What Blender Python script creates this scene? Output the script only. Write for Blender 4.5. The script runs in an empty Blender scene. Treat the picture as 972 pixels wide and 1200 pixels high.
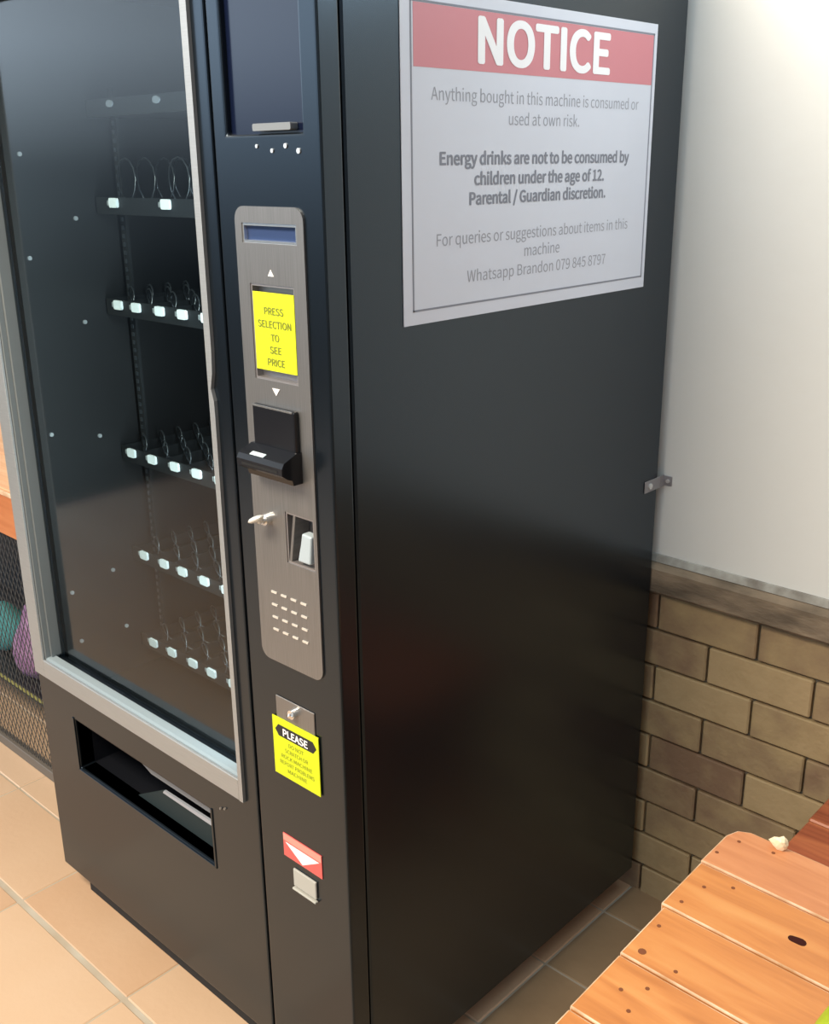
import bpy, bmesh, math, random
from mathutils import Vector, Matrix
random.seed(7)
S = bpy.context.scene
COL = S.collection
PI = math.pi

# ------------------------------------------------------------------ helpers
def new_mat(name):
    m = bpy.data.materials.new(name); m.use_nodes = True
    nt = m.node_tree; b = nt.nodes['Principled BSDF']
    return m, nt, b

def mat(name, col, rough=.5, metal=0., ior=1.5, noise=0., nscale=20., bump=0., bscale=200., stretch=None,
        coat=0., col2=None, emis=None, estr=0.):
    m, nt, b = new_mat(name)
    b.inputs['Base Color'].default_value = (*col, 1)
    b.inputs['Roughness'].default_value = rough
    b.inputs['Metallic'].default_value = metal
    b.inputs['IOR'].default_value = ior
    b.inputs['Coat Weight'].default_value = coat
    if emis:
        b.inputs['Emission Color'].default_value = (*emis, 1); b.inputs['Emission Strength'].default_value = estr
    tc = nt.nodes.new('ShaderNodeTexCoord')
    src = tc.outputs['Object']
    if stretch:
        mp = nt.nodes.new('ShaderNodeMapping'); mp.inputs['Scale'].default_value = stretch
        nt.links.new(src, mp.inputs[0]); src = mp.outputs[0]
    if noise > 0 or col2:
        n = nt.nodes.new('ShaderNodeTexNoise'); n.inputs['Scale'].default_value = nscale
        n.inputs['Detail'].default_value = 6
        nt.links.new(src, n.inputs['Vector'])
        r = nt.nodes.new('ShaderNodeValToRGB')
        c2 = col2 if col2 else tuple(c * (1 - noise) for c in col)
        r.color_ramp.elements[0].color = (*c2, 1); r.color_ramp.elements[0].position = .32
        r.color_ramp.elements[1].color = (*col, 1); r.color_ramp.elements[1].position = .66
        nt.links.new(n.outputs['Fac'], r.inputs[0]); nt.links.new(r.outputs[0], b.inputs['Base Color'])
    if bump > 0:
        n2 = nt.nodes.new('ShaderNodeTexNoise'); n2.inputs['Scale'].default_value = bscale
        nt.links.new(src, n2.inputs['Vector'])
        bp = nt.nodes.new('ShaderNodeBump'); bp.inputs['Strength'].default_value = bump
        bp.inputs['Distance'].default_value = .002
        nt.links.new(n2.outputs['Fac'], bp.inputs['Height']); nt.links.new(bp.outputs[0], b.inputs['Normal'])
    return m

def link(name, bm, m, parent=None, smooth=False):
    me = bpy.data.meshes.new(name)
    bm.normal_update(); bm.to_mesh(me); bm.free()
    o = bpy.data.objects.new(name, me); COL.objects.link(o)
    for k in (m if isinstance(m, (list, tuple)) else [m]): me.materials.append(k)
    if smooth:
        for p in me.polygons: p.use_smooth = True
    if parent: adopt(o, parent)
    return o

def adopt(o, parent):
    o.parent = parent
    o.matrix_parent_inverse = world(parent).inverted()

def world(o):
    m = o.matrix_basis.copy()
    if o.parent: m = world(o.parent) @ o.matrix_parent_inverse @ m
    return m

def thing(name, label, cat, loc=(0, 0, 0), group=None):
    o = bpy.data.objects.new(name, None); COL.objects.link(o); o.location = loc
    o.empty_display_size = .1
    return tag(o, label, cat, group)

def tag(o, label, cat=None, group=None):
    o['label'] = label
    if cat: o['category'] = cat
    if group: o['group'] = group
    return o

def struct(o):
    o['kind'] = 'structure'; return o

def box(bm, x0, x1, y0, y1, z0, z1, bev=0., mi=0, seg=1):
    vs = [bm.verts.new(v) for v in ((x0,y0,z0),(x1,y0,z0),(x1,y1,z0),(x0,y1,z0),(x0,y0,z1),(x1,y0,z1),(x1,y1,z1),(x0,y1,z1))]
    fs = [bm.faces.new([vs[i] for i in f]) for f in ((3,2,1,0),(4,5,6,7),(0,1,5,4),(1,2,6,5),(2,3,7,6),(3,0,4,7))]
    for f in fs: f.material_index = mi
    if bev > 0:
        es = list({e for f in fs for e in f.edges})
        r = bmesh.ops.bevel(bm, geom=es, offset=bev, segments=seg, affect='EDGES', profile=.5)
        for f in r['faces']: f.material_index = mi
    return vs

def prism(bm, pts, y0, y1, axis='y', mi=0):
    """extrude a 2-D outline; axis y: pts are (x,z); axis x: pts are (y,z); axis z: pts are (x,y)"""
    def P(a, b, t):
        return {'y': (a, t, b), 'x': (t, a, b), 'z': (a, b, t)}[axis]
    A = [bm.verts.new(P(a, b, y0)) for a, b in pts]; B = [bm.verts.new(P(a, b, y1)) for a, b in pts]
    n = len(pts)
    fs = [bm.faces.new(A), bm.faces.new(B[::-1])]
    for i in range(n): fs.append(bm.faces.new((A[i], B[i], B[(i+1) % n], A[(i+1) % n])))
    for f in fs: f.material_index = mi
    bmesh.ops.recalc_face_normals(bm, faces=fs)
    return fs

def rrect(x0, x1, z0, z1, r, n=6):
    p = []
    for cx, cz, a0 in ((x1-r, z1-r, 0), (x0+r, z1-r, 90), (x0+r, z0+r, 180), (x1-r, z0+r, 270)):
        for k in range(n+1):
            a = math.radians(a0 + 90*k/n); p.append((cx + r*math.cos(a), cz + r*math.sin(a)))
    return p

def plate(bm, x0, x1, z0, z1, y0, y1, holes=(), mi=0):
    """a slab in the xz plane with rectangular holes, one welded shell"""
    xs = sorted({x0, x1, *[h[0] for h in holes], *[h[1] for h in holes]})
    zs = sorted({z0, z1, *[h[2] for h in holes], *[h[3] for h in holes]})
    def solid(i, j):
        if not (0 <= i < len(xs)-1 and 0 <= j < len(zs)-1): return False
        cx = (xs[i]+xs[i+1])/2; cz = (zs[j]+zs[j+1])/2
        return not any(h[0] < cx < h[1] and h[2] < cz < h[3] for h in holes)
    V = {}
    def v(i, j, y):
        k = (i, j, y)
        if k not in V: V[k] = bm.verts.new((xs[i], y, zs[j]))
        return V[k]
    fs = []
    for i in range(len(xs)-1):
        for j in range(len(zs)-1):
            if not solid(i, j): continue
            fs.append(bm.faces.new((v(i,j,y0), v(i+1,j,y0), v(i+1,j+1,y0), v(i,j+1,y0))))
            fs.append(bm.faces.new((v(i,j+1,y1), v(i+1,j+1,y1), v(i+1,j,y1), v(i,j,y1))))
            if not solid(i-1, j): fs.append(bm.faces.new((v(i,j,y1), v(i,j,y0), v(i,j+1,y0), v(i,j+1,y1))))
            if not solid(i+1, j): fs.append(bm.faces.new((v(i+1,j,y0), v(i+1,j,y1), v(i+1,j+1,y1), v(i+1,j+1,y0))))
            if not solid(i, j-1): fs.append(bm.faces.new((v(i,j,y1), v(i+1,j,y1), v(i+1,j,y0), v(i,j,y0))))
            if not solid(i, j+1): fs.append(bm.faces.new((v(i,j+1,y0), v(i+1,j+1,y0), v(i+1,j+1,y1), v(i,j+1,y1))))
    for f in fs: f.material_index = mi

def cyl(bm, p0, p1, r, n=16, r1=None, mi=0, cap=True):
    p0, p1 = Vector(p0), Vector(p1); d = (p1-p0).normalized()
    a = d.orthogonal().normalized(); b = d.cross(a); r1 = r if r1 is None else r1
    A = [bm.verts.new(p0 + r*(a*math.cos(2*PI*k/n) + b*math.sin(2*PI*k/n))) for k in range(n)]
    B = [bm.verts.new(p1 + r1*(a*math.cos(2*PI*k/n) + b*math.sin(2*PI*k/n))) for k in range(n)]
    fs = [bm.faces.new((A[k], A[(k+1) % n], B[(k+1) % n], B[k])) for k in range(n)]
    if cap: fs += [bm.faces.new(A[::-1]), bm.faces.new(B)]
    for f in fs: f.material_index = mi

def tube(bm, pts, r, n=6, mi=0):
    pts = [Vector(p) for p in pts]; rings = []
    up = Vector((0, 0, 1))
    for i, p in enumerate(pts):
        d = (pts[min(i+1, len(pts)-1)] - pts[max(i-1, 0)]).normalized()
        a = d.cross(up)
        if a.length < .1: a = d.cross(Vector((1, 0, 0)))
        a.normalize(); b = d.cross(a)
        rings.append([bm.verts.new(p + r*(a*math.cos(2*PI*k/n) + b*math.sin(2*PI*k/n))) for k in range(n)])
    for R, Q in zip(rings, rings[1:]):
        for k in range(n):
            f = bm.faces.new((R[k], R[(k+1) % n], Q[(k+1) % n], Q[k])); f.material_index = mi
    bm.faces.new(rings[0][::-1]); bm.faces.new(rings[-1])

FONT = None
try:
    import os
    FONT = bpy.data.fonts.load(os.path.join(bpy.utils.system_resource('DATAFILES'), 'fonts', 'Noto Sans CJK Regular.woff2'))
except Exception:
    FONT = None
def text_mesh(name, s, width, cap, centre, face, m, parent, bold=0., thick=.0006):
    """real lettering: face 'x' stands on a +x facing surface, 'y' on a -y facing one; centre = mid baseline"""
    def raw(t):
        c = bpy.data.curves.new('txt', 'FONT'); c.body = t; c.extrude = 0
        if FONT: c.font = FONT
        o = bpy.data.objects.new('txt', c); COL.objects.link(o)
        bpy.context.view_layer.update()
        me = bpy.data.meshes.new_from_object(o.evaluated_get(bpy.context.evaluated_depsgraph_get()))
        bpy.data.objects.remove(o); bpy.data.curves.remove(c); return me
    e = raw('E'); ch = max(v.co.y for v in e.vertices); bpy.data.meshes.remove(e)
    me = raw(s)
    lo = min(v.co.x for v in me.vertices); hi = max(v.co.x for v in me.vertices)
    sx = width/(hi-lo); sz = cap/ch; mid = (lo+hi)/2
    bm = bmesh.new(); bm.from_mesh(me); bpy.data.meshes.remove(me)
    for v in bm.verts:
        a, b = (v.co.x-mid)*sx, v.co.y*sz
        v.co = Vector((centre[0], centre[1]+a, centre[2]+b)) if face == 'x' else Vector((centre[0]+a, centre[1], centre[2]+b))
    off = Vector((thick, 0, 0)) if face == 'x' else Vector((0, -thick, 0))
    for v in bm.verts: v.co += off
    if bold > 0:      # heavier strokes: the same outline laid down again, a hair to each side
        src = bm.copy(); tmp = bpy.data.meshes.new('tmp'); src.to_mesh(tmp); src.free()
        for q, (kx, kz) in enumerate([(math.cos(2*PI*k/10), .8*math.sin(2*PI*k/10)) for k in range(10)]):
            n0 = len(bm.verts); bm.from_mesh(tmp); bm.verts.ensure_lookup_table()
            dx = kx*bold*sx; dz = kz*bold*sz; dd = .00002*(q+1)
            for v in bm.verts[n0:]:
                v.co += Vector((dd, dx, dz)) if face == 'x' else Vector((dx, -dd, dz))
        bpy.data.meshes.remove(tmp)
    for f in bm.faces: f.smooth = False
    return link(name, bm, m, parent)

# ------------------------------------------------------------------ materials
paint = mat('black_powder_coat', (.0045, .0065, .009), .24, ior=1.6, bump=.03, bscale=900)
paint_in = mat('black_inner_paint', (.003, .003, .0035), .55)
alu = mat('brushed_aluminium', (.38, .395, .40), .42, .55, stretch=(3, 3, 120), noise=.12, nscale=8)
gasket = mat('grey_gasket', (.13, .145, .15), .5)
reveal = mat('pale_frame_reveal', (.32, .39, .43), .35, .3)
steel = mat('brushed_steel', (.27, .265, .26), .40, .75, stretch=(160, 1, 2), noise=.22, nscale=5, bump=.05, bscale=40)
steel_d = mat('steel_recess', (.36, .34, .34), .38, .7)
chrome = mat('bright_metal', (.85, .86, .86), .18, .9)
plastic = mat('black_plastic', (.008, .009, .012), .22)
seam_m = mat('seam_black', (.002, .002, .002), .8)
lcd = mat('blue_grey_display', (.03, .05, .12), .12)
tinted = mat('tinted_display_window', (.004, .007, .022), .16, ior=1.5)
yellow = mat('fluorescent_yellow_card', (.60, .68, .006), .55)
ink = mat('black_ink', (.015, .015, .015), .6)
inkg = mat('faded_ink', (.16, .185, .015), .6)
greyink = mat('grey_print', (.33, .34, .38), .6)
greyink2 = mat('bold_grey_print', (.22, .23, .27), .6)
paper = mat('glossy_white_paper', (.63, .65, .72), .32, noise=.03, nscale=6)
redink = mat('red_print_with_glare', (.60, .21, .24), .4)  # red paled by the sheet's reflection, put into the colour
whiteink = mat('white_print', (.9, .88, .88), .5)
stickred = mat('red_sticker', (.66, .11, .10), .45)
stickpink = mat('pink_sticker_band', (.80, .30, .24), .45)
greycup = mat('grey_plastic_flap', (.42, .42, .38), .4)
tagw = mat('white_tag_plastic', (.85, .90, .88), .4)
ovalgrey = mat('grey_oval', (.22, .24, .26), .5)
traym = mat('dark_tray_metal', (.006, .007, .008), .6)
wire = mat('coil_wire', (.10, .11, .12), .3, .8)
screw_m = mat('screw_head', (.75, .76, .76), .3, .7)
paint.node_tree.nodes['Principled BSDF'].inputs['Specular Tint'].default_value = (.68, .88, 1.10, 1)
whitewall = mat('white_plaster', (.68, .685, .65), .75, noise=.05, nscale=2.5, bump=.25, bscale=40)
sillm = mat('weathered_sill', (.24, .18, .12), .85, col2=(.10, .075, .05), nscale=9, stretch=(1, 1, 3), bump=.8, bscale=60)
sillp = mat('stained_plaster_lip', (.36, .35, .31), .85, col2=(.16, .14, .115), nscale=22, bump=.4, bscale=80)
mortar = mat('dark_mortar', (.15, .125, .085), .95, bump=.5, bscale=90)
grout = mat('pale_grout', (.50, .46, .38), .9, col2=(.42, .35, .26), nscale=9)
browntile = mat('darker_brown_tile', (.36, .245, .14), .55, col2=(.27, .18, .10), nscale=5, bump=.2, bscale=60)  # second tile tone, darker and browner, right of the machine
pale_wood = mat('worn_wood_edge', (.70, .52, .36), .8, col2=(.45, .25, .12), nscale=30)
knotm = mat('dark_knot', (.04, .010, .008), .9, ior=1.2)
nailm = mat('nail_stain', (.17, .05, .015), .8)
foot_m = mat('black_rubber_foot_and_shade', (.01, .01, .01), .8)
railg = mat('grey_painted_rail', (.14, .12, .10), .6)
meshm = mat('mesh_grey_steel', (.10, .105, .11), .5, .5)
blackpanel = mat('black_panel', (.006, .007, .010), .6)
purple = mat('purple_fabric', (.34, .20, .34), .8, col2=(.24, .12, .25), nscale=25)
tealm = mat('teal_fabric', (.06, .26, .27), .8)
oliv = mat('olive_edge', (.28, .27, .08), .7)
creamp = mat('cream_paper', (.86, .72, .48), .8)
greenm = mat('lime_green_plastic', (.36, .46, .03), .4, col2=(.20, .26, .01), nscale=18)
brk = mat('bracket_metal', (.30, .29, .30), .45, .5)

def islands(name, ramp, rough, nscale, noise_amt, bump, ior=1.5, extra=None, stretch=None):
    """each loose block of the mesh takes its own tone, broken up by noise"""
    m, nt, b = new_mat(name); N = nt.nodes; L = nt.links
    g = N.new('ShaderNodeNewGeometry'); r = N.new('ShaderNodeValToRGB')
    els = r.color_ramp.elements
    while len(els) < len(ramp): els.new(.5)
    for k, (p, c) in enumerate(ramp): els[k].position = p; els[k].color = (*c, 1)
    tc = N.new('ShaderNodeTexCoord'); src = tc.outputs['Object']
    if stretch:
        mp = N.new('ShaderNodeMapping'); mp.inputs['Scale'].default_value = stretch
        L.new(src, mp.inputs[0]); src = mp.outputs[0]
    n = N.new('ShaderNodeTexNoise'); n.inputs['Scale'].default_value = nscale; n.inputs['Detail'].default_value = 5
    L.new(src, n.inputs['Vector'])
    ma = N.new('ShaderNodeMath'); ma.operation = 'MULTIPLY_ADD'
    L.new(n.outputs['Fac'], ma.inputs[0]); ma.inputs[1].default_value = noise_amt
    ad = N.new('ShaderNodeMath'); ad.operation = 'SUBTRACT'; ad.inputs[1].default_value = noise_amt/2
    L.new(g.outputs['Random Per Island'], ad.inputs[0]); L.new(ad.outputs[0], ma.inputs[2])
    L.new(ma.outputs[0], r.inputs[0]); L.new(r.outputs[0], b.inputs['Base Color'])
    b.inputs['Roughness'].default_value = rough; b.inputs['IOR'].default_value = ior
    n2 = N.new('ShaderNodeTexNoise'); n2.inputs['Scale'].default_value = 60; L.new(src, n2.inputs['Vector'])
    bp = N.new('ShaderNodeBump'); bp.inputs['Strength'].default_value = bump; bp.inputs['Distance'].default_value = .003
    L.new(n2.outputs['Fac'], bp.inputs['Height']); L.new(bp.outputs[0], b.inputs['Normal'])
    return m
brickm = islands('yellow_brown_brick', [(0, (.20, .125, .075)), (.35, (.27, .19, .105)), (.7, (.34, .25, .13)), (1, (.38, .28, .15))], .85, 16, 1.5, .6)
tilem = islands('terracotta_tile', [(0, (.56, .36, .22)), (.4, (.60, .41, .265)), (.7, (.62, .435, .285)), (1, (.64, .46, .315))], .42, 3.2, 1.1, .15)

def wood(name, c1, c2, c3, scale=1.):
    m, nt, b = new_mat(name); N = nt.nodes; L = nt.links
    tc = N.new('ShaderNodeTexCoord'); mp = N.new('ShaderNodeMapping'); mp.inputs['Scale'].default_value = (1.6*scale, 14*scale, 14*scale)
    oi = N.new('ShaderNodeObjectInfo'); va = N.new('ShaderNodeVectorMath'); va.operation = 'ADD'
    L.new(tc.outputs['Object'], va.inputs[0]); L.new(oi.outputs['Random'], va.inputs[1]); L.new(va.outputs[0], mp.inputs[0])
    n = N.new('ShaderNodeTexNoise'); n.inputs['Scale'].default_value = 3; n.inputs['Detail'].default_value = 7; n.inputs['Distortion'].default_value = .6
    L.new(mp.outputs[0], n.inputs['Vector'])
    r = N.new('ShaderNodeValToRGB'); e = r.color_ramp.elements
    e.new(.5)
    for k, (p, c) in enumerate(((.28, c1), (.5, c2), (.72, c3))): e[k].position = p; e[k].color = (*c, 1)
    L.new(n.outputs['Fac'], r.inputs[0]); L.new(r.outputs[0], b.inputs['Base Color'])
    b.inputs['Roughness'].default_value = .42
    bp = N.new('ShaderNodeBump'); bp.inputs['Strength'].default_value = .15; bp.inputs['Distance'].default_value = .002
    L.new(n.outputs['Fac'], bp.inputs['Height']); L.new(bp.outputs[0], b.inputs['Normal'])
    return m
orange = wood('orange_varnished_pine', (.40, .14, .035), (.53, .205, .055), (.59, .27, .085))
orange2 = wood('pale_orange_pine', (.44, .16, .06), (.54, .22, .09), (.60, .28, .13))
redwood = wood('red_brown_stained_wood', (.20, .045, .02), (.36, .10, .045), (.52, .18, .07))
benchtop = wood('peach_varnished_wood', (.62, .30, .14), (.70, .38, .19), (.76, .46, .26))
benchedge = wood('orange_brown_wood', (.42, .13, .04), (.50, .17, .06), (.55, .21, .08))

def glass_mat():
    m, nt, b = new_mat('cabinet_glass'); N = nt.nodes; L = nt.links
    N.remove(b); out = [n for n in N if n.type == 'OUTPUT_MATERIAL'][0]
    t = N.new('ShaderNodeBsdfTransparent'); t.inputs[0].default_value = (.78, .84, .86, 1)
    g = N.new('ShaderNodeBsdfGlossy'); g.inputs['Roughness'].default_value = .09
    f = N.new('ShaderNodeFresnel'); f.inputs['IOR'].default_value = 1.5
    mx = N.new('ShaderNodeMixShader')
    ge = N.new('ShaderNodeNewGeometry'); iv = N.new('ShaderNodeMath'); iv.operation = 'SUBTRACT'; iv.inputs[0].default_value = 1
    L.new(ge.outputs['Backfacing'], iv.inputs[1]); m2 = N.new('ShaderNodeMath'); m2.operation = 'MULTIPLY'; m2.inputs[1].default_value = 1.15   # both faces of the pane reflect
    L.new(f.outputs[0], m2.inputs[0]); mu = N.new('ShaderNodeMath'); mu.operation = 'MULTIPLY'
    L.new(iv.outputs[0], mu.inputs[0]); L.new(m2.outputs[0], mu.inputs[1]); L.new(mu.outputs[0], mx.inputs[0]); L.new(t.outputs[0], mx.inputs[1]); L.new(g.outputs[0], mx.inputs[2])
    L.new(mx.outputs[0], out.inputs[0]); return m
glassm = glass_mat()

# ------------------------------------------------------------------ the setting
# floor: terracotta tiles on a grout bed
bm = bmesh.new()
xs = [-.013, -.296, -.58]
while xs[-1] > -3.4: xs.append(xs[-1]-.4372)
xs = xs[::-1]
while xs[-1] < 2.6: xs.append(xs[-1]+.41)
ys = [-.1 + .2186*k for k in range(-19, 5)] + [.93]
for i in range(len(xs)-1):
    for j in range(len(ys)-1):
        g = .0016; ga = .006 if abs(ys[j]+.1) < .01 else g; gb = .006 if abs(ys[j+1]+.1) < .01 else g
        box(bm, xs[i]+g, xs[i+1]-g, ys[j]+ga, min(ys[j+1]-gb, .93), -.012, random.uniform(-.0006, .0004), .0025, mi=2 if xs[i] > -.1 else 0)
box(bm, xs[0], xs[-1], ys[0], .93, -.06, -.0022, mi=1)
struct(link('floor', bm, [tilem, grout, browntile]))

WY = .89
bm = bmesh.new()
box(bm, -4.3, 2.6, WY+.012, WY+.2, -.05, .80)           # mortar core
struct(link('wall_back', bm, [mortar])); wb = bpy.data.objects['wall_back']
bm = bmesh.new()
box(bm, -4.3, 2.6, WY, WY+.2, .80, 2.75)
bm2 = bm
wp = link('wall_back_plaster', bm, [whitewall]); struct(wp); wp.name = 'wall_back_upper'
bm = bmesh.new()
rows = [.069, .153, .237, .321, .405, .489, .573, .657, .741]
zlo = -.015
for k, z1 in enumerate(rows):
    top = (len(rows)-1-k)
    ph = .228 if top % 2 == 0 else .126
    x = ph - .221*21
    while x < 2.6:
        j = .0024
        yy = WY + random.uniform(-.0012, .0012)
        box(bm, x+j, x+.221-j, yy, WY+.05, zlo+j, z1-j, .003)
        x += .221
    zlo = z1
WR = bmesh.new(); box(WR, 2.6, 2.8, -4.0, 1.09, -.05, 2.75); struct(link('sky_blocker_wall', WR, mat('blocker_plaster', (.20, .19, .17), .8)))  # unseen wall, added to keep sky light off the machine's side
struct(link('wall_back_brickwork', bm, [brickm]))
bpy.data.objects['wall_back_brickwork'].name = 'wall_back_bricks'
# weathered sill between plaster and brick
bm = bmesh.new()
prism(bm, [(WY+.03, .744), (WY-.018, .747), (WY-.024, .753), (WY-.022, .800), (WY-.010, .811), (WY+.03, .818)], -4.3, 2.6, 'x')
struct(link('trim_1', bm, [sillm]))
bm = bmesh.new()
prism(bm, [(WY+.02, .812), (WY-.010, .8125), (WY-.004, .826), (WY+.02, .832)], -4.3, 2.6, 'x')
struct(link('trim_2', bm, [sillp]))

# ------------------------------------------------------------------ vending machine
VM = thing('vending_machine', 'tall black snack vending machine with glass front, standing against the white and brick wall', 'vending machine', (-.49, .43, 0))
ZB, ZT = .07, 1.98
bm = bmesh.new()   # hollow cabinet
def shell(bm, mi=0):
    t = .035
    box(bm, -.98, -.98+t, .0415, .865, ZB, ZT, .003)
    box(bm, -t, 0, .0415, .865, ZB, ZT, .003)
    box(bm, -.98+t, -t, .83, .865, ZB, ZT)
    box(bm, -.98+t, -t, .045, .83, ZB, ZB+.06)
    box(bm, -.98+t, -t, .045, .83, ZT-.03, ZT)
shell(bm)
link('cabinet', bm, paint, VM)
cab = VM.children[0]
bm = bmesh.new()   # inner liner
box(bm, -.944, -.930, .05, .60, .50, 1.90)
box(bm, -.235, -.225, .05, .60, .50, 1.90)
box(bm, -.93, -.235, .585, .60, .50, 1.90)
box(bm, -.93, -.235, .05, .585, .50, .51)
box(bm, -.93, -.235, .05, .585, 1.90, 1.915)
liner = link('inner_liner', bm, paint_in, VM)
bm = bmesh.new()
for p in ((.175, 1.298), (.074, 1.431), (.073, 1.083), (.176, .758), (.075, .736), (.194, .618), (.083, .620), (.18, 1.06), (.08, 1.62), (.18, 1.5)):
    bm = bmesh.new(); cyl(bm, (-.930, p[0], p[1]), (-.9265, p[0], p[1]), .0042, 12); link('liner_screw', bm, screw_m, liner)

# perforated shelf rails on the back of the cavity
for x in (-.905, -.27):
    bm = bmesh.new(); box(bm, x-.010, x+.010, .27, .276, .56, 1.74)
    rl = link('shelf_rail', bm, traym, VM)
    bm = bmesh.new(); z = .60
    while z < 1.72:
        box(bm, x-.0035, x+.0035, .2675, .2695, z, z+.008); z += .0165
    link('rail_slots', bm, wire, rl)
# glass door
DX0, DX1 = -.98, -.222
GH = (-.937, -.265, .604, 1.872)
CH = (-.842, -.363, .378, .496)
bm = bmesh.new()
plate(bm, DX0, DX1, ZB, ZT, 0, .038, [GH, CH])
door = link('door', bm, paint, VM)
bv = door.modifiers.new('bevel', 'BEVEL'); bv.width = .003; bv.segments = 2; bv.limit_method = 'ANGLE'
# aluminium frame (slightly pinched on the inner right edge, as in the photo)
bm = bmesh.new()
F0, F1 = -.006, .0
box(bm, -.98, -.937, F0, F1, .563, 1.912, .0012)
box(bm, -.937, -.265, F0, F1, .563, .604, .0012)
box(bm, -.937, -.265, F0, F1, 1.872, 1.912, .0012)
prism(bm, [(-.265, .563), (-.2545, .563), (-.2535, 1.10), (-.2525, 1.24), (-.2530, 1.262), (-.2585, 1.280), (-.2525, 1.305), (-.2505, 1.34), (-.2500, 1.912), (-.265, 1.912)], F0, F1)
fr = link('glass_frame', bm, alu, door)
bm = bmesh.new()   # gasket rim and sloping reveals
box(bm, -.9375, -.931, .0, .030, .604, 1.872); box(bm, -.931, -.924, .010, .031, .6105, 1.872)
link('frame_gasket', bm, gasket, door)
bm = bmesh.new()
prism(bm, [(-.001, .6040), (-.001, .6065), (.004, .6085), (.019, .6095), (.019, .6040)], -.931, -.265, 'x')
bm.normal_update()
link('frame_reveal', bm, reveal, door)
bm = bmesh.new(); box(bm, -.937, -.265, .031, .037, .604, 1.872)
gl = link('glass_pane', bm, glassm, door)
# collection chute in the lower door
bm = bmesh.new()
x0, x1, z0, z1 = CH
t = .004
box(bm, x0-t, x0, .006, .17, z0-t, z1+t); box(bm, x1, x1+t, .006, .17, z0-t, z1+t)
box(bm, x0, x1, .006, .17, z0-t, z0); box(bm, x0, x1, .006, .17, z1, z1+t)
box(bm, x0-t, x1+t, .17, .174, z0-t, z1+t)
link('chute_bin', bm, plastic, door)
bm = bmesh.new()
prism(bm, [(.020, z1-.002), (.024, z1-.001), (.088, z0+.046), (.098, z0+.050), (.098, z0+.045), (.084, z0+.040)], x0+.006, x1-.004, 'x')
fl = link('chute_flap', bm, plastic, door)
bm = bmesh.new()
prism(bm, [(-.552, .4375), (x1-.003, .4375), (x1-.003, .4470), (-.548, .4440)], .019, .024)
lip = link('flap_lip_glint', bm, mat('grey_lip_glint', (.34, .37, .42), .3, .2), fl)  # pale lip also carries the bright reflection painted on the flap
bm = bmesh.new()
prism(bm, [(-.650, .4730), (-.600, .4560), (x1-.003, .4560), (x1-.003, .4870), (-.60, .4800)], .026, .030)
ub = link('flap_sheen_band', bm, mat('grey_flap_sheen', (.17, .18, .19), .5), fl); tag(ub, 'grey band of reflection painted on the upper chute flap')  # reflection on the glossy flap, built as a grey band
bm = bmesh.new()
prism(bm, [(-.655, .384), (x1-.003, .384), (x1-.003, .4370), (-.560, .4370)], .024, .028)
link('flap_lower_panel', bm, mat('dark_teal_flap', (.022, .032, .034), .6, ior=1.2), fl)
tag(lip, 'pale grey lip and painted glint of the chute flap')
bm = bmesh.new()
for (a, b, c, d) in ((x0-.006, x0, z0-.004, z1+.004), (x1, x1+.005, z0-.004, z1+.004), (x0-.006, x1+.005, z0-.006, z0-.0015)):
    box(bm, a, b, -.0022, .002, c, d, .0008)
link('chute_trim', bm, paint, door)
# control column
KX0, KX1 = -.217, 0
DH = (-.189, -.034, 1.634, 1.870)
bm = bmesh.new()
plate(bm, KX0, KX1, ZB, ZT, 0, .038, [DH, (-.166, -.048, 1.494, 1.524), (-.155, -.058, 1.308, 1.444), (-.106, -.040, 1.040, 1.124)])
kc = link('control_column', bm, paint, VM)
bv = kc.modifiers.new('bevel', 'BEVEL'); bv.width = .004; bv.segments = 3; bv.limit_method = 'ANGLE'
bm = bmesh.new(); box(bm, -.975, -.008, .038, .045, ZB+.01, ZT-.01); 
# dark gasket ring between door and cabinet (open in the middle)
bm.free(); bm = bmesh.new(); plate(bm, -.975, -.009, ZB+.01, ZT-.01, .038, .0415, [(-.94, -.225, .37, 1.89)])
link('door_seal', bm, seam_m, VM)
bm = bmesh.new(); box(bm, DH[0], DH[1], .010, .014, DH[2], DH[3])
disp = link('display_window', bm, tinted, kc)
tag(disp, 'dark blue tinted display window')
bm = bmesh.new()
prism(bm, rrect(-.128, -.052, 1.6375, 1.6465, .002, 2), -.003, .0095)
link('display_slot', bm, mat('dull_grey_bar', (.16, .18, .20), .5), disp)
bm = bmesh.new()
for x, z, r in ((-.124, 1.619, .0025), (-.093, 1.613, .0028), (-.066, 1.6185, .0032), (-.041, 1.612, .0035)):
    bm = bmesh.new(); cyl(bm, (x, -.0015, z), (x, .001, z), r, 12); link('indicator_light', bm, screw_m, kc)
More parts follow.
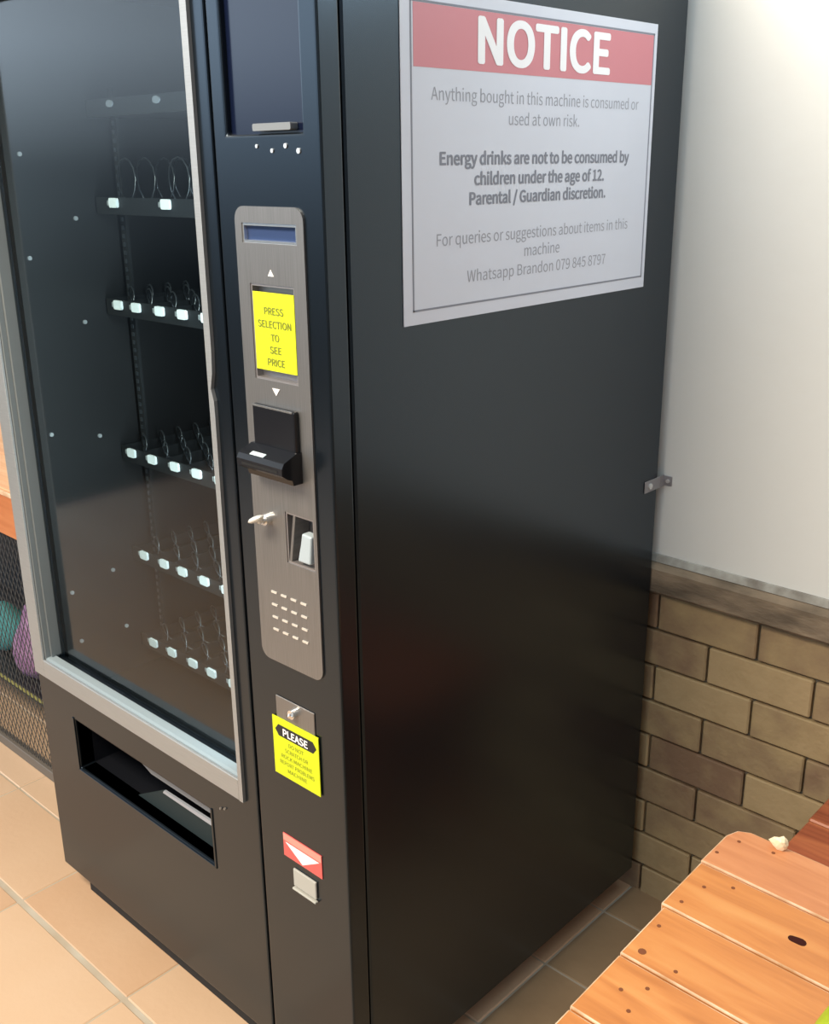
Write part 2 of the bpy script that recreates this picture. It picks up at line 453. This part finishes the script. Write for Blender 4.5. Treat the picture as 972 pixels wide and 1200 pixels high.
# steel fascia
def outline_plate(bm, outline, holes, y0, y1, r=None):
    """rounded outline with rectangular holes: triangulated cap, extruded"""
    edges = []
    def loop(pts):
        vs = [bm.verts.new((a, y0, b)) for a, b in pts]
        return [bm.edges.new((vs[i], vs[(i+1) % len(vs)])) for i in range(len(vs))]
    edges += loop(outline)
    for h in holes: edges += loop([(h[0], h[2]), (h[1], h[2]), (h[1], h[3]), (h[0], h[3])])
    r = bmesh.ops.triangle_fill(bm, use_beauty=True, edges=edges)
    fs = [g for g in r['geom'] if isinstance(g, bmesh.types.BMFace)]
    q = bmesh.ops.extrude_face_region(bm, geom=fs)
    for g in q['geom']:
        if isinstance(g, bmesh.types.BMVert): g.co.y = y1
    bmesh.ops.recalc_face_normals(bm, faces=bm.faces[:])
bm = bmesh.new()
H_LCD = (-.164, -.050, 1.496, 1.522); H_CARD = (-.153, -.060, 1.310, 1.442); H_COIN = (-.104, -.042, 1.042, 1.121)
outline_plate(bm, rrect(-.178, -.036, .868, 1.5435, .018), [H_LCD, H_CARD, H_COIN], -.003, .0)
fa = link('steel_fascia', bm, steel, kc)
tag(fa, 'brushed stainless steel fascia strip')
def tray_box(bm, h, d, t=.003):
    box(bm, h[0], h[0]+t, -.0015, d, h[2], h[3]); box(bm, h[1]-t, h[1], -.0015, d, h[2], h[3])
    box(bm, h[0]+t, h[1]-t, -.0015, d, h[2], h[2]+t); box(bm, h[0]+t, h[1]-t, -.0015, d, h[3]-t, h[3])
    box(bm, h[0], h[1], d, d+t, h[2], h[3])
bm = bmesh.new(); tray_box(bm, H_LCD, .008, .0035)
link('price_display_bezel', bm, chrome, fa)
bm = bmesh.new(); box(bm, H_LCD[0]+.0035, H_LCD[1]-.0035, .0045, .0078, H_LCD[2]+.0035, H_LCD[3]-.0035)
pd = link('price_display', bm, lcd, fa); tag(pd, 'small blue price display')
bm = bmesh.new(); tray_box(bm, H_CARD, .010)
link('card_recess', bm, steel_d, fa)
bm = bmesh.new(); box(bm, -.148, -.0615, -.0030, -.0015, 1.3245, 1.4315)
cd = link('price_notice_card', bm, yellow, fa); tag(cd, 'fluorescent yellow card about pressing a selection')
for s, w, z in (('PRESS', .040, 1.402), ('SELECTION', .070, 1.384), ('TO', .017, 1.366), ('SEE', .024, 1.349), ('PRICE', .036, 1.332)):
    text_mesh('card_text', s, w, .0095, (-.1045, -.0030, z), 'y', inkg, cd, .01, .0004)
bm = bmesh.new()   # arrows above and below the card
prism(bm, [(-.112, 1.4535), (-.106, 1.4625), (-.100, 1.4535)], -.0038, -.003)
link('arrow_mark', bm, mat('pale_mark', (.8, .8, .8), .4), fa); bm = bmesh.new()
prism(bm, [(-.116, 1.300), (-.108, 1.290), (-.100, 1.300)], -.0038, -.003)
link('arrow_mark', bm, bpy.data.materials['pale_mark'], fa)
# card and note validator
bm = bmesh.new()
box(bm, -.154, -.062, -.012, -.0025, 1.196, 1.275, .003, seg=2)
va = link('note_validator', bm, plastic, fa, False)
bm = bmesh.new()
prism(bm, [(-.012, 1.217), (-.036, 1.207), (-.040, 1.200), (-.040, 1.190), (-.030, 1.183), (-.022, 1.180), (-.020, 1.172), (-.003, 1.172), (-.003, 1.217)], -.160, -.060, 'x')
nz = link('validator_nose', bm, plastic, va)
bm = bmesh.new(); box(bm, -.148, -.070, -.0405, -.034, 1.1925, 1.1960); link('note_slot', bm, seam_m, va)
bm = bmesh.new(); prism(bm, [(-.0285, 1.2110), (-.0355, 1.2082), (-.0350, 1.2075), (-.028, 1.2100)], -.136, -.106, 'x')
link('slot_light', bm, mat('pale_blue_insert', (.65, .8, .85), .3), va)
bm = bmesh.new(); box(bm, -.152, -.066, -.0128, -.0115, 1.272, 1.2745); link('validator_rim', bm, chrome, va)
# lock with a key in it
bm = bmesh.new(); cyl(bm, (-.143, -.003, 1.101), (-.143, -.012, 1.101), .0085, 20); cyl(bm, (-.143, -.012, 1.101), (-.143, -.016, 1.101), .006, 20)
lk = link('lock', bm, chrome, fa)
bm = bmesh.new()
bmesh.ops.create_icosphere(bm, subdivisions=2, radius=1)
for v in bm.verts: v.co = Vector((-.143 + v.co.x*.016 + v.co.z*.004, -.026 + v.co.y*.009, 1.106 + v.co.z*.007 + v.co.x*.006))
box(bm, -.146, -.140, -.022, -.012, 1.098, 1.106)
link('lock_handle', bm, mat('satin_silver', (.78, .80, .77), .35, .4), lk, True)
# coin return
bm = bmesh.new(); tray_box(bm, H_COIN, .030)
cr = link('coin_return', bm, steel_d, fa)
bm = bmesh.new()
prism(bm, [(-.101, 1.045), (-.088, 1.118), (-.083, 1.118), (-.096, 1.045)], -.001, .028)
link('coin_return_vane', bm, steel, cr)
bm = bmesh.new()
prism(bm, [(-.080, 1.050), (-.052, 1.050), (-.047, 1.094), (-.068, 1.096), (-.072, 1.078)], -.004, .012)
cf = link('coin_return_lever', bm, mat('frosted_lever', (.38, .45, .49), .3), cr)
bv = cf.modifiers.new('bevel', 'BEVEL'); bv.width = .003; bv.segments = 3
# keypad marks: sixteen raised dashes
for r_ in range(4):
    for c_ in range(4):
        bm = bmesh.new()
        x = -.139 + c_*.0225; z = .985 - r_*.0205
        prism(bm, rrect(x-.0065, x+.0065, z-.0018, z+.0018, .0015, 3), -.0042, -.003)
        link('keypad_button', bm, mat('worn_steel_key', (.75, .73, .68), .3, .5) if (r_ == 0 and c_ == 0) else bpy.data.materials['worn_steel_key'], fa)
# lock plate, stickers, reject cup
bm = bmesh.new(); box(bm, -.153, -.062, -.002, .0, .766, .8065, .0008); lp = link('lock_plate', bm, steel, kc)
bm = bmesh.new(); cyl(bm, (-.108, -.002, .790), (-.108, -.010, .790), .0075, 20); cyl(bm, (-.108, -.010, .790), (-.106, -.013, .788), .004, 12)
link('plate_lock', bm, chrome, lp)
bm = bmesh.new(); box(bm, -.1625, -.053, -.0036, -.0022, .6645, .7685); st = link('please_sticker', bm, yellow, kc)
tag(st, 'fluorescent yellow sticker headed PLEASE')
bm = bmesh.new(); prism(bm, [(-.156, .7465), (-.148, .7565), (-.066, .7565), (-.058, .7465), (-.066, .7365), (-.148, .7365)], -.0040, -.0036)
link('sticker_band', bm, ink, st)
text_mesh('sticker_heading', 'PLEASE', .058, .0120, (-.107, -.0040, .7405), 'y', whiteink, st, .012, .0005)
for s, w, z in (('DO NOT', .036, .723), ('SCRATCH OR', .055, .711), ('ROCK MACHINE', .074, .699), ('REPORT PROBLEMS', .082, .687), ('MACHINE', .046, .675)):
    text_mesh('sticker_text', s, w, .0068, (-.107, -.0036, z), 'y', inkg, st, .0, .0003)
bm = bmesh.new(); box(bm, -.156, -.061, -.0014, .0, .506, .550); rs = link('return_sticker', bm, stickred, kc)
tag(rs, 'red sticker with a white downward arrow')
bm = bmesh.new(); box(bm, -.1555, -.0615, -.0018, -.0014, .537, .5495); link('sticker_stripe', bm, stickpink, rs)
bm = bmesh.new(); prism(bm, [(-.150, .534), (-.067, .534), (-.1085, .509)], -.0019, -.0014); link('sticker_arrow', bm, whiteink, rs)
bm = bmesh.new(); box(bm, -.132, -.076, -.004, .0, .459, .4925, .001); cu = link('coin_reject_flap', bm, greycup, kc)
bm = bmesh.new(); box(bm, -.133, -.075, -.007, .0, .4525, .4565, .001); link('flap_edge', bm, greycup, cu)
bm = bmesh.new()
for x in (-.33, -.317): cyl(bm, (x, -.003, .515 + (x+.33)*.4), (x, .001, .515 + (x+.33)*.4), .0022, 10)
link('door_rivets', bm, mat('dull_rivet', (.18, .16, .14), .5), door)
bm = bmesh.new(); cyl(bm, (-.085, -.001, .143), (-.085, .001, .143), .002, 10); link('column_rivet', bm, screw_m, kc)
# feet
for x in (-.90, -.08):
    for y in (.12, .78):
        bm = bmesh.new(); cyl(bm, (x, y, .0), (x, y, .014), .030, 20); cyl(bm, (x, y, .014), (x, y, ZB+.004), .012, 16)
        link('foot', bm, foot_m, VM)
bm = bmesh.new(); box(bm, -.93, -.03, .030, .040, .002, ZB+.002); link('kick_shade_plate', bm, foot_m, VM)  # near-black strip stands in for the shadow under the front edge

# spiral trays: price tags along each front rail, a coil behind every tag
def coil(x, z, r, y0, y1, turns):
    n = turns*14; return [(x + r*math.sin(2*PI*turns*k/n), y0 + (y1-y0)*k/n, z + r - r*math.cos(2*PI*turns*k/n)) for k in range(n+1)]
TY = .225
tags = {1.708: ([-.838, -.683], ovalgrey), 1.529: ([-.856, -.679], tagw),
        1.331: ([-.877, -.812, -.730, -.655, -.58, -.50, -.42, -.34], tagw),
        1.021: ([-.883, -.806, -.725, -.650, -.575, -.50, -.42, -.34], tagw),
        .792: ([-.874, -.798, -.731, -.654, -.58, -.50, -.42, -.34], tagw),
        .583: ([-.872, -.800, -.722, -.655, -.58, -.50, -.42, -.34], tagw)}
for z, (cols, tm) in tags.items():
    dz = .004
    bm = bmesh.new()
    box(bm, -.925, -.24, TY+.003, .575, z-.022, z-.018); box(bm, -.925, -.24, TY+.001, TY+.004, z-.022, z+.010)
    for x in ([c - .038 for c in cols] if len(cols) > 2 else [-.76]): box(bm, x-.0008, x+.0008, TY+.006, .57, z-.018, z+.010)
    tr = link('snack_tray', bm, traym, VM)
    for i, x in enumerate(cols):
        bm = bmesh.new()
        if tm is ovalgrey: prism(bm, [(x + .011*math.cos(a*PI/8), z + .0065*math.sin(a*PI/8)) for a in range(16)], TY-.002, TY+.001)  # plain grey ovals on the top tray
        else: prism(bm, rrect(x-.0140, x+.0140, z-.0090, z+.0090, .004, 3), TY-.004, TY+.001)
        link('price_tag', bm, tm, tr)
        if tm is tagw:
            bm = bmesh.new(); box(bm, x-.026, x-.0165, TY-.001, TY+.001, z-.006, z+.004, .001)
            link('selection_number', bm, mat('grey_number_tag', (.30, .32, .32), .5) if 'grey_number_tag' not in bpy.data.materials else bpy.data.materials['grey_number_tag'], tr)
            r = .024 if len(cols) > 2 else .048
            bm = bmesh.new(); tube(bm, coil(x, z-.014, r, TY+.01, .50, 6), .0016, 5)
            link('spiral_coil', bm, wire, tr, True)

# ------------------------------------------------------------------ notice on the side of the machine
NT = thing('notice_sign', 'large white NOTICE poster with a red header on the side of the vending machine', 'sign', (.0012, .4535, 1.595))
bm = bmesh.new(); box(bm, .0004, .0016, .142, .766, 1.379, 1.811)
link('paper_sheet', bm, paper, NT)
bm = bmesh.new(); box(bm, .0016, .0019, .166, .756, 1.716, 1.793); link('red_header', bm, redink, NT)
bm = bmesh.new(); w = .0028
for a in ((.160, .160+w, 1.397, 1.796), (.754-w+.003, .757, 1.397, 1.796), (.160, .757, 1.397, 1.397+w), (.160, .757, 1.7935, 1.7935+w)):
    box(bm, .0016, .0020, *a)
link('black_border', bm, greyink2, NT)
text_mesh('heading_text', 'NOTICE', .322, .0565, (.0019, .461, 1.728), 'x', whiteink, NT, .014, .0004)
for s, c, wd, z, cap, b, m in (('Anything bought in this machine is consumed or', .4585, .517, 1.676, .0165, 0, greyink), ('used at own risk.', .4575, .178, 1.647, .0165, 0, greyink),
        ('Energy drinks are not to be consumed by', .4565, .477, 1.593, .0165, .014, greyink2), ('children under the age of 12.', .457, .330, 1.565, .0165, .014, greyink2),
        ('Parental / Guardian discretion.', .4550, .347, 1.538, .0165, .014, greyink2),
        ('For queries or suggestions about items in this', .456, .492, 1.484, .0165, 0, greyink), ('machine', .458, .092, 1.457, .0165, 0, greyink),
        ('Whatsapp Brandon 079 845 8797', .457, .362, 1.429, .0165, 0, greyink)):
    text_mesh('notice_text', s, wd, cap, (.0016, c, z), 'x', m, NT, b, .0003)

# bracket tying the machine to the wall
BR = thing('wall_bracket', 'small grey metal bracket joining the rear edge of the black machine to the white wall', 'bracket', (.0, .87, .98))
bm = bmesh.new(); box(bm, .0002, .0025, .815, .872, .974, .998, .0008)
box(bm, .0002, .019, .8865, .8895, .976, .996, .0008); box(bm, .0002, .0025, .872, .8865, .974, .998)
link('bracket_plate', bm, brk, BR)
bm = bmesh.new(); cyl(bm, (.0025, .833, .986), (.005, .833, .986), .006, 12); link('screw', bm, screw_m, BR); bm = bmesh.new(); cyl(bm, (.011, .8865, .986), (.011, .884, .986), .004, 12)
link('screw', bm, screw_m, BR)

# ------------------------------------------------------------------ orange plank table
TB = thing('wooden_table', 'orange varnished wooden table of wide planks in the right foreground', 'table', (1.0, -.1, 0))
TZ = .72
lines = [(.287, .500, .3), (.185, .495, 0), (.075, .503, 0), (-.032, .508, 0), (-.139, .515, 0), (-.246, .519, 0), (-.353, .523, 0)]
bounds = [.287, .183, .0745, -.033, -.140, -.247, -.354, -.461]
lefts = [.489, .494, .503, .5075, .512, .517, .522]
for i in range(7):
    y1, y0, xl = bounds[i], bounds[i+1], lefts[i]
    bm = bmesh.new(); g = .0016
    xr = 1.62 + random.uniform(-.004, .004)
    ol = [(xl, y0+g), (xr, y0+g), (xr, y1-g)] + ([(xl+.022, y1-g), (xl+.006, y1-.010), (xl-.001, y1-.030)] if i == 0 else [(xl-.003, y1-g)])
    prism(bm, ol, TZ-.026, TZ, 'z')
    pl = link('plank', bm, [orange2 if i in (0,) else orange, pale_wood], TB)
    bv = pl.modifiers.new('bevel', 'BEVEL'); bv.width = .0022; bv.segments = 2; bv.limit_method = 'ANGLE'; bv.material = 1
    scr = [[(.508, .255), (.497, .214), (.553, .263)], [(.512, .095), (.519, .139), (.547, .162)], [(.522, -.013), (.514, .038), (.567, -.015)], [(.536, -.08), (.557, -.059), (.559, -.101)]]
    for (sx, sy) in (scr[i] if i < 4 else [(xl+.03, (y0+y1)/2+.02), (xl+.03, (y0+y1)/2-.02)]):
        bm = bmesh.new(); r = .0026 if (sx, sy) != (.522, -.013) else .005
        cyl(bm, (sx, sy, TZ-.004), (sx, sy, TZ+.0004), r, 10); link('nail_head', bm, nailm, pl)
    if i == 1:
        bm = bmesh.new()
        prism(bm, [(.647 + .011*math.cos(a*PI/8), .126 + .0068*math.sin(a*PI/8)*(1+.18*math.sin(a*.9))) for a in range(16)], TZ-.004, TZ+.0003, 'z')
        link('knot', bm, knotm, pl)
for x in (.60, 1.50):
    bm = bmesh.new(); box(bm, x-.035, x+.035, -.44, .265, TZ-.07, TZ-.026, .003); link('crossbar', bm, orange, TB)
    for y in (-.40, .22):
        bm = bmesh.new(); box(bm, x-.035, x+.035, y-.035, y+.035, 0, TZ-.07, .004); link('leg', bm, orange, TB)
bm = bmesh.new(); box(bm, .63, 1.47, -.11, -.06, .18, .25, .003); link('stretcher', bm, orange, TB)

# red-brown bench by the wall
RB = thing('wooden_bench', 'red-brown stained wooden bench between the orange table and the brick wall', 'bench', (1.0, .70, 0))
BZ = .45
for y0, y1, xl in ((.522, .640, .424), (.643, .757, .416), (.761, .872, .414)):
    bm = bmesh.new(); box(bm, xl, 1.60, y0, y1, BZ-.03, BZ, .003); link('plank', bm, redwood, RB)
for x in (.54, 1.48):
    for y in (.56, .83):
        bm = bmesh.new(); box(bm, x-.03, x+.03, y-.03, y+.03, 0, BZ-.07, .003); link('leg', bm, redwood, RB)
    bm = bmesh.new(); box(bm, x-.03, x+.03, .53, .865, BZ-.07, BZ-.03, .003); link('crossbar', bm, redwood, RB)

# cream paper scrap and green packet on the table
def lump(name, c, s, m, seed, sub=3, amp=.25):   # an uneven crumpled blob, flat underneath
    rnd = random.Random(seed); bm = bmesh.new(); bmesh.ops.create_icosphere(bm, subdivisions=sub, radius=1)
    ds = [(Vector((rnd.uniform(-1, 1), rnd.uniform(-1, 1), rnd.uniform(-1, 1))).normalized(), rnd.uniform(2, 5), rnd.uniform(0, 6)) for _ in range(7)]
    for v in bm.verts:
        k = 1 + amp*sum(math.sin(d.dot(v.co)*f + p) for d, f, p in ds)/4
        q = v.co*k; v.co = Vector((c[0]+q.x*s[0], c[1]+q.y*s[1], max(c[2]+q.z*s[2], c[2]-s[2]*.85)))
    return bm
o = link('paper_scrap', lump('p', (.5555, .2765, TZ+.0100), (.0115, .0075, .0115), creamp, 8, 2, .45), creamp, None)
tag(o, 'crumpled cream scrap of paper at the far edge of the orange table', 'paper')
bm = lump('g', (.762, -.010, TZ+.030), (.036, .048, .036), greenm, 5, 3, .12)
o = link('packet', bm, greenm, None, True)
tag(o, 'lime green packet lying on the orange table at the right edge of the view', 'packet')

# ------------------------------------------------------------------ mesh-fronted wooden counter to the left
MC = thing('mesh_counter', 'wooden topped counter with a wire mesh front, left of the vending machine', 'counter', (-1.8, .5, 0))
MX0, MX1, MY0, MY1 = -2.6, -1.04, .20, .84
bm = bmesh.new()
for k in range(4):
    yy = MY0 + k*(MY1-MY0)/4; box(bm, MX0, MX1, yy+.001, yy+(MY1-MY0)/4-.001, .80, .828, .003)
link('counter_top', bm, benchtop, MC)
bm = bmesh.new(); box(bm, MX0, MX1, MY0-.004, MY0+.022, .700, .812, .002); link('apron', bm, benchedge, MC)
bm = bmesh.new(); box(bm, MX0, MX1, MY0-.006, MY0, .812, .824, .001); eg = link('edge_strip', bm, pale_wood, MC); tag(eg, 'pale worn strip along the counter edge')
bm = bmesh.new(); box(bm, MX0, MX1, MY0-.006, MY0+.02, .0, .030, .002); link('bottom_rail', bm, railg, MC)
for x in (MX0+.02, MX1-.02):
    for y in (MY0+.012, MY1-.02):
        bm = bmesh.new(); box(bm, x-.018, x+.018, y-.012, y+.018, .0, .80, .002); link('leg', bm, railg, MC)
bm = bmesh.new()
def clipseg(x0, z0, x1, z1, X0, X1, Z0, Z1):
    t0, t1 = 0., 1.
    for p, d, lo, hi in ((x0, x1-x0, X0, X1), (z0, z1-z0, Z0, Z1)):
        if abs(d) < 1e-9: continue
        a, b = (lo-p)/d, (hi-p)/d
        if a > b: a, b = b, a
        t0, t1 = max(t0, a), min(t1, b)
    return None if t0 >= t1 else (x0+(x1-x0)*t0, z0+(z1-z0)*t0, x0+(x1-x0)*t1, z0+(z1-z0)*t1)
pw, slope = .022, 1.9
k = MX0 - 1.
while k < MX1 + 1.:
    for sg in (1, -1):
        c_ = clipseg(k, .0, k + sg*.72/slope, .72, MX0+.03, MX1-.03, .028, .71)
        if c_:
            yy = MY0 + (.004 if sg > 0 else .0055)
            a, b = Vector((c_[0], yy, c_[1])), Vector((c_[2], yy, c_[3]))
            cyl(bm, a, b, .0011, 4)
    k += pw
link('wire_mesh', bm, meshm, MC)
bm = bmesh.new(); box(bm, MX0+.03, MX1-.03, .235, .80, .185, .203); link('shelf', bm, blackpanel, MC)
bm = bmesh.new(); box(bm, MX0+.03, MX1-.03, .231, .235, .195, .204); link('shelf_edge', bm, oliv, MC)
bm = bmesh.new(); box(bm, MX0+.03, MX1-.03, .56, .57, .203, .80); link('interior_shade_panel', bm, blackpanel, MC)  # black sheet standing in for the shade inside the counter
o = link('folded_bag', lump('b', (-1.655, .33, .204+.100), (.090, .06, .116), purple, 11, 3, .3), purple, None, True)
tag(o, 'crumpled purple fabric bag behind the wire mesh left of the machine', 'bag')
o = link('cloth_bundle', lump('b', (-1.865, .33, .204+.068), (.080, .05, .080), tealm, 12, 3, .2), tealm, None, True)
tag(o, 'teal cloth bundle behind the wire mesh at the left edge, beside the purple bag', 'cloth')

# ------------------------------------------------------------------ light
def area(name, loc, target, sx, sy, power, col):
    l = bpy.data.lights.new(name, 'AREA'); l.shape = 'RECTANGLE'; l.size = sx; l.size_y = sy; l.energy = power; l.color = col
    o = bpy.data.objects.new(name, l); COL.objects.link(o); o.location = loc
    o.rotation_euler = (Vector(target)-Vector(loc)).to_track_quat('-Z', 'Y').to_euler(); return o
area('ceiling_lamp', (-.5, -1.6, 2.9), (-.4, -.4, 0), 1.2, .6, 140, (1, .86, .68))
area('wall_tube_light', (.85, .80, 2.06), (.6, .1, 1.2), .9, .06, 4, (.70, .88, 1.))
area('wall_fill_light', (.60, .55, 2.35), (.50, .89, 1.95), .9, .06, 5.5, (.78, .92, 1.))  # added fill: brightens the upper wall mirrored in the machine's side
area('tag_fill_light', (-.245, .085, 1.20), (-.7, .24, 1.2), .02, 1.1, 9, (.85, .97, 1.))  # unseen strip added behind the frame to brighten the price tags

W = bpy.data.worlds.new('world'); S.world = W; W.use_nodes = True
nt = W.node_tree; N = nt.nodes; L = nt.links
bg = N['Background']
tc = N.new('ShaderNodeTexCoord'); sp = N.new('ShaderNodeSeparateXYZ'); L.new(tc.outputs['Generated'], sp.inputs[0])
mr = N.new('ShaderNodeMapRange'); mr.inputs[1].default_value = -.2; mr.inputs[2].default_value = 1.; L.new(sp.outputs['Z'], mr.inputs[0])
cr_ = N.new('ShaderNodeValToRGB'); e = cr_.color_ramp.elements
stops = [(0, (.03, .03, .03)), (.09, (.07, .10, .13)), (.1667, (.50, .66, .82)), (.25, (3.4, 4.2, 5.0)), (.36, (3.2, 3.8, 4.4)), (.5, (1., 1.08, 1.15)), (1, (.42, .44, .46))]
while len(e) < len(stops): e.new(.5)
for k, (p, c) in enumerate(stops): e[k].position = p; e[k].color = (*c, 1)
L.new(mr.outputs[0], cr_.inputs[0]); L.new(cr_.outputs[0], bg.inputs[0]); bg.inputs[1].default_value = .62

# ------------------------------------------------------------------ camera
cam = bpy.data.cameras.new('camera'); co = bpy.data.objects.new('camera', cam); COL.objects.link(co); S.camera = co
cam.sensor_fit = 'HORIZONTAL'; cam.sensor_width = 36; cam.lens = 36*1218.848/972; cam.clip_start = .02
yaw, pitch, roll = -.759302293, .324184627, -.0121908247
f = Vector((math.sin(yaw)*math.cos(pitch), math.cos(yaw)*math.cos(pitch), -math.sin(pitch)))
r = Vector((math.cos(yaw), -math.sin(yaw), 0)); u = r.cross(f)
r2 = r*math.cos(roll) + u*math.sin(roll); u2 = -r*math.sin(roll) + u*math.cos(roll)
M = Matrix((r2, u2, -f)).transposed().to_4x4(); M.translation = Vector((.6535*1.55, -.58545*1.55, 1.03*1.55))
co.matrix_world = M
S.view_settings.view_transform = 'Standard'; S.view_settings.look = 'None'
S.view_settings.gamma = 1; S.view_settings.use_curve_mapping = False
S.view_settings.exposure = 0.
